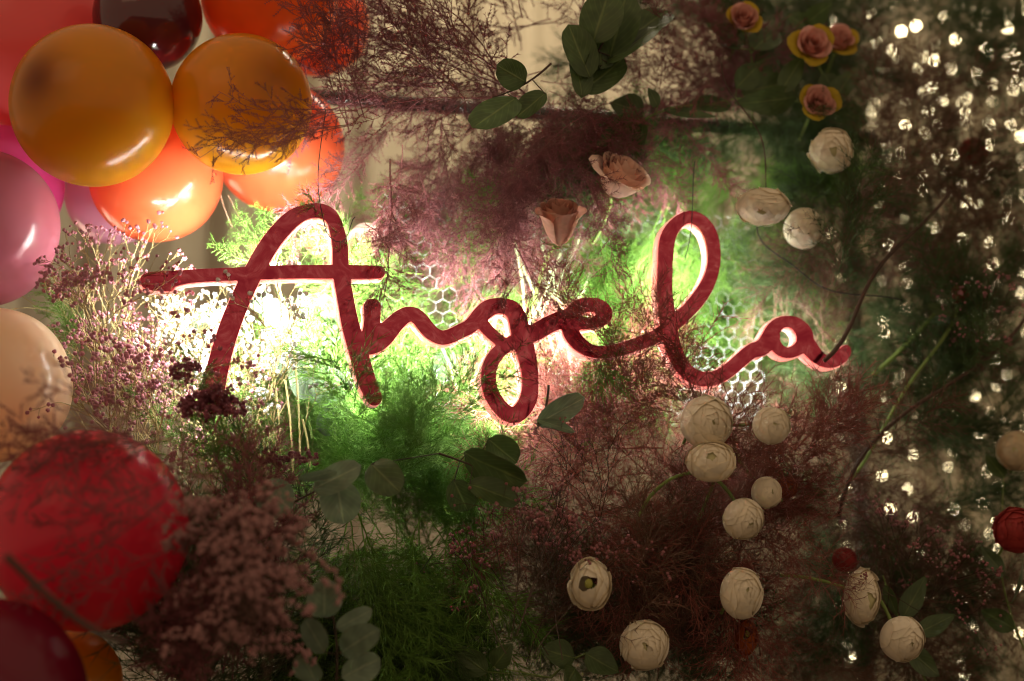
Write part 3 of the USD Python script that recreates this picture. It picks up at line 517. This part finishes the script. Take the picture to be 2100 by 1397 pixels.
def rose_petals(rng, n=18, open_=1.0, tall=1.0):
    out = []
    for k in range(n):
        f = k / (n - 1); az = k * 2.4 + rng.normal(0, .2); rk = 0.10 + 0.62 * f ** 0.9 * (0.55 + .45 * open_); h = tall * (1.12 - 0.30 * f * open_); curl = (0.05 + 0.40 * f ** 2 * open_) * rng.uniform(.7, 1.3)
        wd = math.radians(85 - 30 * f); w1 = rng.uniform(0, 6.28)
        def fn(u, v):
            vv = v * (1 - 0.28 * np.abs(u) ** 2.4 - 0.02 * np.sin(u * 6 + w1)); rho = rk * np.sin(np.clip(vv, 0, 1) ** 0.75 * 1.65) ** 0.8 + curl * vv ** 5
            z = -0.62 * tall + h * vv - curl * 0.8 * vv ** 7; ph = az + u * wd
            return np.stack([rho * np.cos(ph), rho * np.sin(ph), z], -1)
        out.append(patch(fn, 9, 7))
    return out
def flower(name, label, cat, px, py, r, Y, dirn, petal, seed, kind='ranunculus', squash=(1, 1), stem=None, group=None, outer=None, **kw):
    rng = np.random.default_rng(seed); s = r * mpp(px, py, Y); R = frame(face(*dirn), rng.uniform(0, 6.28)); c = at(px, py, Y)
    t = thing(name, label, cat, c)
    A = R * s; q = squash
    B = np.stack([right_, up_, -d_], 1); T = B @ np.diag([q[0], q[1], 1.0]) @ B.T @ A
    ps = ranunculus_petals(rng, **kw) if kind == 'ranunculus' else rose_petals(rng, **kw)
    for i, (v, f) in enumerate(ps):
        mt = M[petal] if not (outer and i >= len(ps) - 3) else M[outer]
        part(t, 'petal', (v @ T.T, f), mt)
    if kind == 'ranunculus':
        if kw.get('openness', 0) <= .6:
            e = trimesh.creation.icosphere(2, 0.80); part(t, 'flower_core', ((e.vertices * [1, 1, .86]) @ T.T, e.faces), M['core_cream' if petal in ('white_petal', 'cream_petal') else petal])
        e = trimesh.creation.icosphere(2, 0.20 if kw.get('openness', 0) > .6 else 0.06); part(t, 'flower_eye', ((e.vertices * [1, 1, .8] + [0, 0, 0.62]) @ T.T, e.faces), M['eye_green'])
    else:
        for k in range(5):
            az = k * 1.257
            def fn(u, v): rho = 0.12 + 0.45 * v; return np.stack([rho * np.cos(az + u * .38 * (1 - v)), rho * np.sin(az + u * .38 * (1 - v)), -0.62 * kw.get('tall', 1) + .05 - .1 * v + .25 * v ** 2], -1)
            v, f = patch(fn, 5, 5); part(t, 'sepal', (v @ T.T, f), M['stem_green'])
    b = c + T @ np.array([0, 0, -0.6])
    if stem: P = np.vstack([[b], [at(x, y, stem[0]) for x, y in stem[1]]])
    else: P = np.array([b, b + T @ np.array([0, 0, -0.5]) , b + T @ np.array([0, 0, -1.2]) + [0, 0.03, -0.02]])
    part(t, 'stem', tube(spline(P - c, 16), 0.0024, 6), M['stem_green'])
RN = 'ranunculus'
def ran(px, py, r, Y, d, label, seed, petal='white_petal', **kw): flower('ranunculus_flower', label, 'flower', px, py, r, Y, d, petal, seed, RN, group=None, **kw)
ran(1705, 310, 46, -0.02, (-.05, -.1), 'white ranunculus facing out below the lowest peach rose', 1, openness=.45, n=30)
ran(1565, 424, 50, -0.03, (-.25, -.4), 'flat pale ranunculus looking down, above right of the letter l', 2, squash=(1.12, .8), openness=.35, n=38)
ran(1648, 468, 43, 0.0, (.25, -.35), 'blurred blush ranunculus right of the flat pale one', 3)
ran(1449, 866, 56, -0.12, (.22, .1), 'large round closed white ranunculus, left one of the stemmed pair under the l', 4)
ran(1582, 873, 40, -0.17, (.25, .15), 'smaller round white ranunculus, right one of the stemmed pair under the l', 5, stem=(-0.01, [(1545, 870), (1520, 872), (1490, 874), (1470, 900)]))
ran(1458, 948, 50, -0.14, (-.05, .55), 'white ranunculus tipped upwards just below the large round one', 6, squash=(1.05, .85), openness=.35, stem=(-0.0, [(1452, 1020), (1430, 1070)]))
ran(1572, 1010, 33, -0.1, (.3, .1), 'small white ranunculus next to the little orange bloom', 7, stem=(0.02, [(1548, 985), (1520, 950), (1505, 900)]))
ran(1524, 1064, 44, -0.13, (.35, -.2), 'white ranunculus bud at the end of the curved green stem', 8, stem=(-0.06, [(1505, 1025), (1480, 993), (1435, 970), (1385, 978), (1340, 1010), (1310, 1060)]))
ran(1211, 1198, 47, -0.1, (-.2, .15), 'open white ranunculus with a dark green eye', 9, openness=1.0, n=22, squash=(.9, 1.12))
ran(1521, 1217, 50, -0.1, (.18, .2), 'white ranunculus alone in the dark right of the open one', 10, squash=(.92, 1.08))
ran(1768, 1224, 47, -0.02, (.5, -.1), 'white ranunculus seen from the side on a pale stem', 11, squash=(.85, 1.25), openness=.6, n=26, stem=(-0.01, [(1738, 1208), (1700, 1195), (1650, 1184), (1600, 1180)]))
ran(1850, 1310, 48, -0.06, (.35, -.15), 'white ranunculus lowest right with a loose upper petal', 12, stem=(-0.02, [(1822, 1262), (1806, 1232)]))
ran(1322, 1323, 52, -0.07, (.08, .1), 'white ranunculus nearest the bottom edge', 13, openness=.25)
ran(2085, 925, 42, 0.02, (-.4, .2), 'cream flower cut by the right edge', 14, 'cream_petal')
ran(2085, 1088, 48, -0.06, (-.1, .3), 'pink red ranunculus cut by the right edge', 15, 'red_petal', openness=.4)
ran(1995, 312, 31, 0.16, (.1, .2), 'blurred dusky red flower before the lights at upper right', 16, 'red_petal')
ran(1732, 1148, 26, 0.08, (.1, .3), 'dark red bloom above the side seen ranunculus', 17, 'red_petal')
ran(1612, 1000, 23, 0.0, (.4, .1), 'little orange bloom beside the small white ranunculus', 18, 'orange_petal', openness=.8, n=18)
ran(1530, 1308, 30, 0.02, (.0, .5), 'dim orange bloom at the bottom under the lone ranunculus', 19, 'orange_petal', openness=1.0, n=16, squash=(.8, 1.3))
def rose(px, py, r, Y, d, label, seed, petal, **kw): flower('rose_flower', label, 'rose', px, py, r, Y, d, petal, seed, 'rose', **kw)
rose(1525, 38, 50, 0.02, (.05, .35), 'topmost peach rose at the upper edge', 21, 'peach_petal', open_=.5, n=17, outer='yellow_petal')
rose(1668, 92, 55, 0.0, (.15, .2), 'peach rose with yellow outer petals, middle of the rose cluster', 22, 'peach_petal', open_=.7, n=17, outer='yellow_petal')
rose(1722, 82, 52, 0.05, (.1, .6), 'peach rose leaning behind the yellow rimmed one', 23, 'peach_petal', open_=.5, n=17, outer='yellow_petal')
rose(1680, 212, 52, -0.01, (.1, .25), 'peach rose facing out at the bottom of the rose cluster', 24, 'peach_petal', open_=.7, n=17, outer='yellow_petal')
rose(1276, 362, 84, -0.02, (.45, .7, .5), 'pale blush rose seen from the side above the letter e', 25, 'blush_petal', open_=.6, n=20, stem=(0.06, [(1245, 440), (1215, 500)]))
rose(1147, 452, 84, -0.02, (0, 1.0, .4), 'brownish pink rosebud standing above the letters n and g', 26, 'bud_petal', open_=.35, n=18, squash=(.88, 1.1), stem=(0.05, [(1118, 540), (1100, 600), (1088, 650)]))
rose(745, 500, 62, 0.13, (-.2, .5, .6), 'lit pale pink rose just right of the arch of the A', 27, 'blush_petal', open_=.7, n=14)
rose(650, 500, 46, 0.14, (.1, .6, .6), 'lit pale pink rose seen through the arch of the A', 28, 'blush_petal', open_=.6, n=12)
rose(1966, 607, 33, 0.04, (.1, .7, .6), 'small closed red bud on a long green stem near the right edge', 29, 'red_petal', open_=.2, n=12, stem=(0.03, [(1955, 660), (1900, 740), (1850, 810), (1800, 900), (1730, 1000)]))

# ------------------------------------------------------------------ leaves
def leaf(a, b, width, n=None, fold=0.15, bend=0.15, shape='oval', twist=0.0):
    """a leaf blade from a to b (3-D), facing n."""
    a, b = np.asarray(a, float), np.asarray(b, float); ax = b - a; L = np.linalg.norm(ax); ax /= L
    n = -d_ if n is None else np.asarray(n, float); n = n - ax * (n @ ax); n /= np.linalg.norm(n); sd = np.cross(ax, n)
    def fn(u, v):
        w = (np.sqrt(np.clip(1 - (2 * v - 1) ** 2, 0, 1)) if shape == 'round' else np.sin(np.pi * v ** 0.8) ** 0.8 * (1 - .25 * v)) * width / 2
        x = u * w; h = fold * np.abs(x) + bend * L * (v - .5) ** 2 * -1 + 0.02 * width * np.sin(v * 9 + u * 3)
        return a + ax * (L * v)[..., None] + sd * (x * np.cos(twist))[..., None] + n * (h + x * np.sin(twist))[..., None]
    return patch(fn, 11, 12)
def leaf_branch(name, label, cat, stem_pts, leaves, Y, material, shape='round', stem_mat='stem_brown', seed=0, sr=0.0016, nrm=None):
    rng = np.random.default_rng(500 + seed); c = at(*stem_pts[0], Y); P = spline([at(x, y, Y + 0.004) for x, y in stem_pts], 20)
    t = thing(name, label, cat, c); part(t, 'stem', tube(P - c, np.linspace(sr, sr * .6, len(P)), 5), M[stem_mat])
    for x0, y0, x1, y1, w in leaves:
        dy = rng.normal(0, 0.008); tw = rng.normal(0, .35); yy = Y + rng.uniform(-0.02, 0.004)
        A, B = at(x0, y0, yy) - c, at(x1, y1, yy + rng.normal(0, .02)) - c
        lp_ = part(t, 'leaf', leaf(A, B, w * mpp(x0, y0, Y), face(rng.normal(0, .4), rng.normal(.1, .4)), rng.uniform(.05, .3), rng.uniform(-.1, .3), shape, tw), M[material])
        uu, vv = np.meshgrid(np.linspace(-1, 1, 11), np.linspace(0, 1, 12), indexing='ij')
        UsdGeom.PrimvarsAPI(stage.GetPrimAtPath(lp_)).CreatePrimvar('blade', Sdf.ValueTypeNames.Vector3fArray, 'vertex').Set(Vt.Vec3fArray.FromNumpy(np.stack([uu, vv, 0 * uu], -1).reshape(-1, 3).astype(np.float32)))
        j = np.argmin(np.linalg.norm(P - c - A, axis=1)); part(t, 'leaf_stalk', tube([P[j] - c, A + (B - A) * .04], 0.0007, 4), M[stem_mat])
EU = 'eucalyptus'
leaf_branch('eucalyptus_branch', 'eucalyptus branch with big round grey green leaves below the plum cluster', EU, [(470, 1080), (560, 1050), (660, 1000), (740, 960)], [(600, 1045, 530, 1000, 82), (640, 1005, 740, 955, 62), (690, 985, 705, 1075, 84), (615, 985, 690, 965, 50)], -0.09, 'euc', seed=1)
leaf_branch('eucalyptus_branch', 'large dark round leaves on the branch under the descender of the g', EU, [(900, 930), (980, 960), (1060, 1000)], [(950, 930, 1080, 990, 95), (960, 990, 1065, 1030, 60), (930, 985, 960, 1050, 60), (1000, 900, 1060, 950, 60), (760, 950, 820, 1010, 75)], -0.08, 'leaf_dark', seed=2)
leaf_branch('eucalyptus_branch', 'single folded grey green leaf right of the bottom of the g', EU, [(1125, 790), (1120, 830), (1100, 880)], [(1100, 870, 1200, 815, 66), (1100, 860, 1180, 885, 50)], -0.06, 'euc', seed=3)
leaf_branch('eucalyptus_branch', 'eucalyptus branch with pale leaves at the bottom centre left', EU, [(690, 1400), (690, 1320), (675, 1220)], [(665, 1270, 665, 1188, 76), (690, 1290, 765, 1250, 40), (695, 1340, 775, 1290, 62), (700, 1390, 780, 1350, 62), (665, 1340, 625, 1270, 60), (650, 1400, 615, 1340, 55)], -0.14, 'euc', seed=4)
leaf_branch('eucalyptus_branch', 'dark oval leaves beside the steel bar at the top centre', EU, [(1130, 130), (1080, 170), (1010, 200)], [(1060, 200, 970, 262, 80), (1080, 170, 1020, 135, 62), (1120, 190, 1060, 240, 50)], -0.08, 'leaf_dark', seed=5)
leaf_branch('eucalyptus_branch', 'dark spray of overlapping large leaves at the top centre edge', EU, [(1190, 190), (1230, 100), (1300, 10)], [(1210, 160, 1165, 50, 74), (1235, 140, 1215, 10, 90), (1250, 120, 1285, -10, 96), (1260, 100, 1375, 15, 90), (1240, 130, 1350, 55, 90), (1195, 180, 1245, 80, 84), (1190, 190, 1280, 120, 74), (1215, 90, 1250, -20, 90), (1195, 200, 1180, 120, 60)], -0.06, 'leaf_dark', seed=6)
leaf_branch('leaf_branch', 'mid green leaf cluster right above the blush rose', 'foliage', [(1420, 215), (1340, 235), (1250, 300)], [(1320, 230, 1250, 210, 62), (1310, 240, 1220, 300, 60), (1320, 250, 1310, 320, 56), (1360, 225, 1470, 240, 40), (1350, 220, 1330, 180, 36)], 0.0, 'leaf_dark', 'oval', 'stem_green', 7)
leaf_branch('leaf_branch', 'dark rose leaves around the topmost peach rose', 'foliage', [(1540, 260), (1545, 160), (1530, 60)], [(1530, 90, 1445, 45, 62), (1520, 100, 1470, 90, 40), (1545, 100, 1600, 60, 70), (1550, 130, 1605, 110, 66)], 0.05, 'leaf_dark', 'oval', 'stem_green', 8)
leaf_branch('leaf_branch', 'broad dark leaves left of the lowest peach rose', 'foliage', [(1760, 260), (1660, 215), (1540, 200), (1420, 230)], [(1520, 190, 1640, 165, 80), (1510, 180, 1560, 130, 60), (1500, 215, 1400, 215, 60), (1640, 200, 1510, 215, 66), (1600, 190, 1650, 110, 50), (1700, 220, 1760, 130, 60), (1720, 230, 1780, 250, 80)], 0.04, 'leaf_dark', 'oval', 'stem_green', 9)
leaf_branch('leaf_branch', 'dark leaf pair behind the middle peach rose', 'foliage', [(1690, 160), (1660, 90), (1640, 30)], [(1660, 60, 1615, 30, 56), (1650, 50, 1710, 5, 60), (1690, 150, 1710, 190, 46)], 0.06, 'leaf_dark', 'oval', 'stem_green', 10)
leaf_branch('leaf_branch', 'cut dark green leaves at the collar of the red bud', 'foliage', [(1900, 740), (1940, 680), (1960, 640)], [(1955, 645, 1900, 625, 30), (1950, 655, 1905, 660, 26), (1955, 650, 1990, 690, 30), (1950, 660, 1930, 700, 24)], 0.035, 'leaf_dark', 'oval', 'stem_green', 11)
leaf_branch('leaf_branch', 'ragged dark leaves around the small orange bloom', 'foliage', [(1650, 1080), (1640, 1010), (1600, 960)], [(1630, 1000, 1670, 960, 30), (1640, 1010, 1700, 1010, 34), (1630, 990, 1600, 940, 34), (1640, 1040, 1690, 1060, 30), (1615, 985, 1570, 955, 24)], 0.04, 'leaf_dark', 'oval', 'stem_green', 12)
leaf_branch('leaf_branch', 'dim broad leaves along the bottom between the two ranunculus', 'foliage', [(1130, 1390), (1180, 1350), (1240, 1330)], [(1180, 1350, 1110, 1330, 70), (1200, 1340, 1270, 1380, 70), (1180, 1370, 1160, 1410, 60), (1000, 1380, 930, 1330, 60), (1010, 1370, 1050, 1320, 50)], -0.02, 'leaf_dark', 'oval', 'stem_green', 13)
leaf_branch('leaf_branch', 'long dark leaf between the two lowest right ranunculus', 'foliage', [(1900, 1400), (1840, 1260), (1810, 1180)], [(1815, 1200, 1840, 1265, 28), (1850, 1270, 1900, 1180, 50), (1880, 1300, 1960, 1260, 50), (1860, 1330, 1930, 1390, 56)], 0.02, 'leaf_dark', 'oval', 'stem_green', 14)
leaf_branch('leaf_branch', 'dark leaves at the right edge below the red flower', 'foliage', [(2110, 1350), (2070, 1250), (2050, 1150)], [(2060, 1180, 2010, 1120, 50), (2075, 1240, 2100, 1150, 60), (2080, 1290, 2010, 1250, 50), (2060, 980, 2020, 930, 60)], 0.03, 'leaf_dark', 'oval', 'stem_green', 15)
leaf_branch('eucalyptus_branch', 'pale lit round leaves blown out inside the letter A', EU, [(640, 900), (610, 760), (560, 620)], [(600, 680, 540, 620, 70), (610, 670, 635, 600, 66), (620, 690, 700, 640, 72), (630, 740, 700, 690, 66), (610, 740, 540, 720, 60), (630, 820, 610, 740, 60), (640, 830, 700, 760, 80), (650, 880, 730, 830, 80), (560, 640, 510, 600, 50)], 0.11, 'euc', seed=16, stem_mat='stem_green')
leaf_branch('eucalyptus_branch', 'pale lit leaves behind the letter n', EU, [(700, 700), (690, 640), (670, 600)], [(690, 650, 650, 600, 50), (700, 660, 690, 610, 50), (690, 690, 645, 660, 46), (930, 720, 900, 780, 60), (950, 760, 1000, 720, 50)], 0.12, 'euc', seed=17, stem_mat='stem_green')
leaf_branch('eucalyptus_branch', 'blurred green leaf left of the leg of the A', EU, [(470, 780), (450, 700), (430, 640)], [(455, 690, 400, 640, 60), (455, 680, 470, 620, 46), (460, 750, 430, 720, 36)], 0.2, 'euc', seed=18, stem_mat='stem_green')
# cut stems
def stem(label, pts, r, material, Y):
    P = spline([at(x, y, Y) for x, y in pts], 20); t = thing('cut_stem', label, 'stem', P[0]); part(t, 'stalk', tube(P - P[0], np.linspace(r, r * .8, 20), 8), M[material])
stem('dark curved stem rising right from the tail of the last letter', [(1690, 740), (1745, 665), (1785, 575), (1885, 465), (1950, 390)], 0.0030, 'stem_brown', -0.03)
stem('olive stem parallel to and left of the red bud stem', [(1790, 770), (1850, 715), (1920, 640)], 0.0036, 'stem_green', 0.06)
stem('dark stem crossing the lower right towards the right edge', [(1720, 1060), (1840, 860), (1990, 760), (2110, 640)], 0.003, 'stem_brown', 0.02)
stem('thin brown stem curving from the plum sprigs to the peach roses', [(1480, 130), (1520, 220), (1560, 280), (1570, 350), (1572, 400)], 0.0010, 'stem_brown', -0.01)
for k, (x0, y0, x1, y1) in enumerate([(1190, 480, 1110, 640), (1150, 520, 1075, 680), (1060, 520, 1140, 740), (1100, 540, 1190, 740), (1050, 480, 1075, 640), (1210, 560, 1120, 760), (1180, 600, 1240, 760), (1080, 600, 1100, 790), (1150, 620, 1170, 800), (900, 700, 940, 820), (960, 700, 990, 800), (1240, 640, 1200, 800), (1020, 640, 960, 800), (1110, 500, 1160, 700)]):
    stem('pale green cut stem in the lit bundle behind the g and e', [(x0, y0), ((x0 + x1) / 2 + 6, (y0 + y1) / 2), (x1, y1)], 0.0023, 'stem_pale', 0.085 + 0.012 * (k % 4)); data(stage.GetPrimAtPath('/World/cut_stem' + f'_{names[("/World", "cut_stem")] - 1:03d}'), group='lit stem bundle behind the g and e')
for k, (x0, y0, x1, y1) in enumerate([(585, 780, 600, 980), (600, 700, 615, 940), (560, 760, 575, 950), (575, 600, 590, 760), (620, 860, 635, 960), (540, 880, 560, 1000), (530, 860, 545, 980)]):
    stem('pale lit stem in the bundle under the arch of the A', [(x0, y0), ((x0 + x1) / 2 + 4, (y0 + y1) / 2), (x1, y1)], 0.0016, 'stem_straw', 0.07 + 0.01 * (k % 3)); data(stage.GetPrimAtPath('/World/cut_stem' + f'_{names[("/World", "cut_stem")] - 1:03d}'), group='lit stem bundle under the arch')
stem('bare dark twig slanting over the red balloon in the lower left', [(12, 1140), (90, 1215), (150, 1265), (260, 1320)], 0.0036, 'stem_brown', -0.42)
cord('thin_tendril', 'thin dark tendril looping down in front of the arch of the A', 'tendril', [(668, 225), (655, 320), (655, 410), (664, 455), (677, 487), (700, 497), (714, 480), (728, 445)], 0.0006, 'cord', -0.03)
cord('thin_tendril', 'thin dark tendril running right from below the flat pale ranunculus', 'tendril', [(1552, 465), (1560, 492), (1620, 540), (1680, 586), (1760, 605), (1850, 616)], 0.0009, 'cord', 0.0)
cord('thin_tendril', 'thin dark tendril hanging in front of the tall letter l', 'tendril', [(1425, 330), (1420, 420), (1417, 470), (1405, 530)], 0.0006, 'cord', -0.02)

# ------------------------------------------------------------------ fairy lights
BULBS = [mat('bulb_glow_' + n, {'e': ('emission', {'color': (1.0, 0.82, 0.46), 'strength': s})}, surface='e.emission') for n, s in (('dim', 14.0), ('soft', 32.0), ('full', 70.0))]
M['light_wire'] = sheet('clear_wire', (0.30, 0.26, 0.18), 0.4)
rng = np.random.default_rng(77)
sp = []
for v in range(4):
    p = proto('string'); n = (30, 22, 26, 18)[v]; z = -np.cumsum(rng.uniform(0.02, 0.10, n)); x = rng.normal(0, 0.012, n); P = np.stack([x, rng.normal(0, .01, n), z], 1)
    part(p, 'wire', tube(spline(np.vstack([[0, 0, 0.1], P]), 120), 0.0007, 3), M['light_wire'], smooth=False)
    for q in P:
        b = trimesh.creation.icosphere(2, 0.0026); part(p, 'bulb', (b.vertices * rng.uniform(.8, 1.25) * [1, 1, 1.5] + q + [0.004, -0.003, 0], b.faces), BULBS[rng.integers(3)])
    sp.append(p)
for k, px in enumerate(1700 + 500 * np.linspace(0, 1, 14) ** 0.7):
    px = px + rng.uniform(-12, 12); Y = 1.2 + rng.uniform(-.06, .08)
    place(sp[k % 4], 'fairy_light_string', 'string of warm white fairy lights hanging before the curtain at the right', 'fairy lights', at(px, -60 + rng.uniform(-60, 40), Y), frame((0, 0, 1), rng.uniform(0, 6.28)), 1.0, 'fairy light strings at the right')
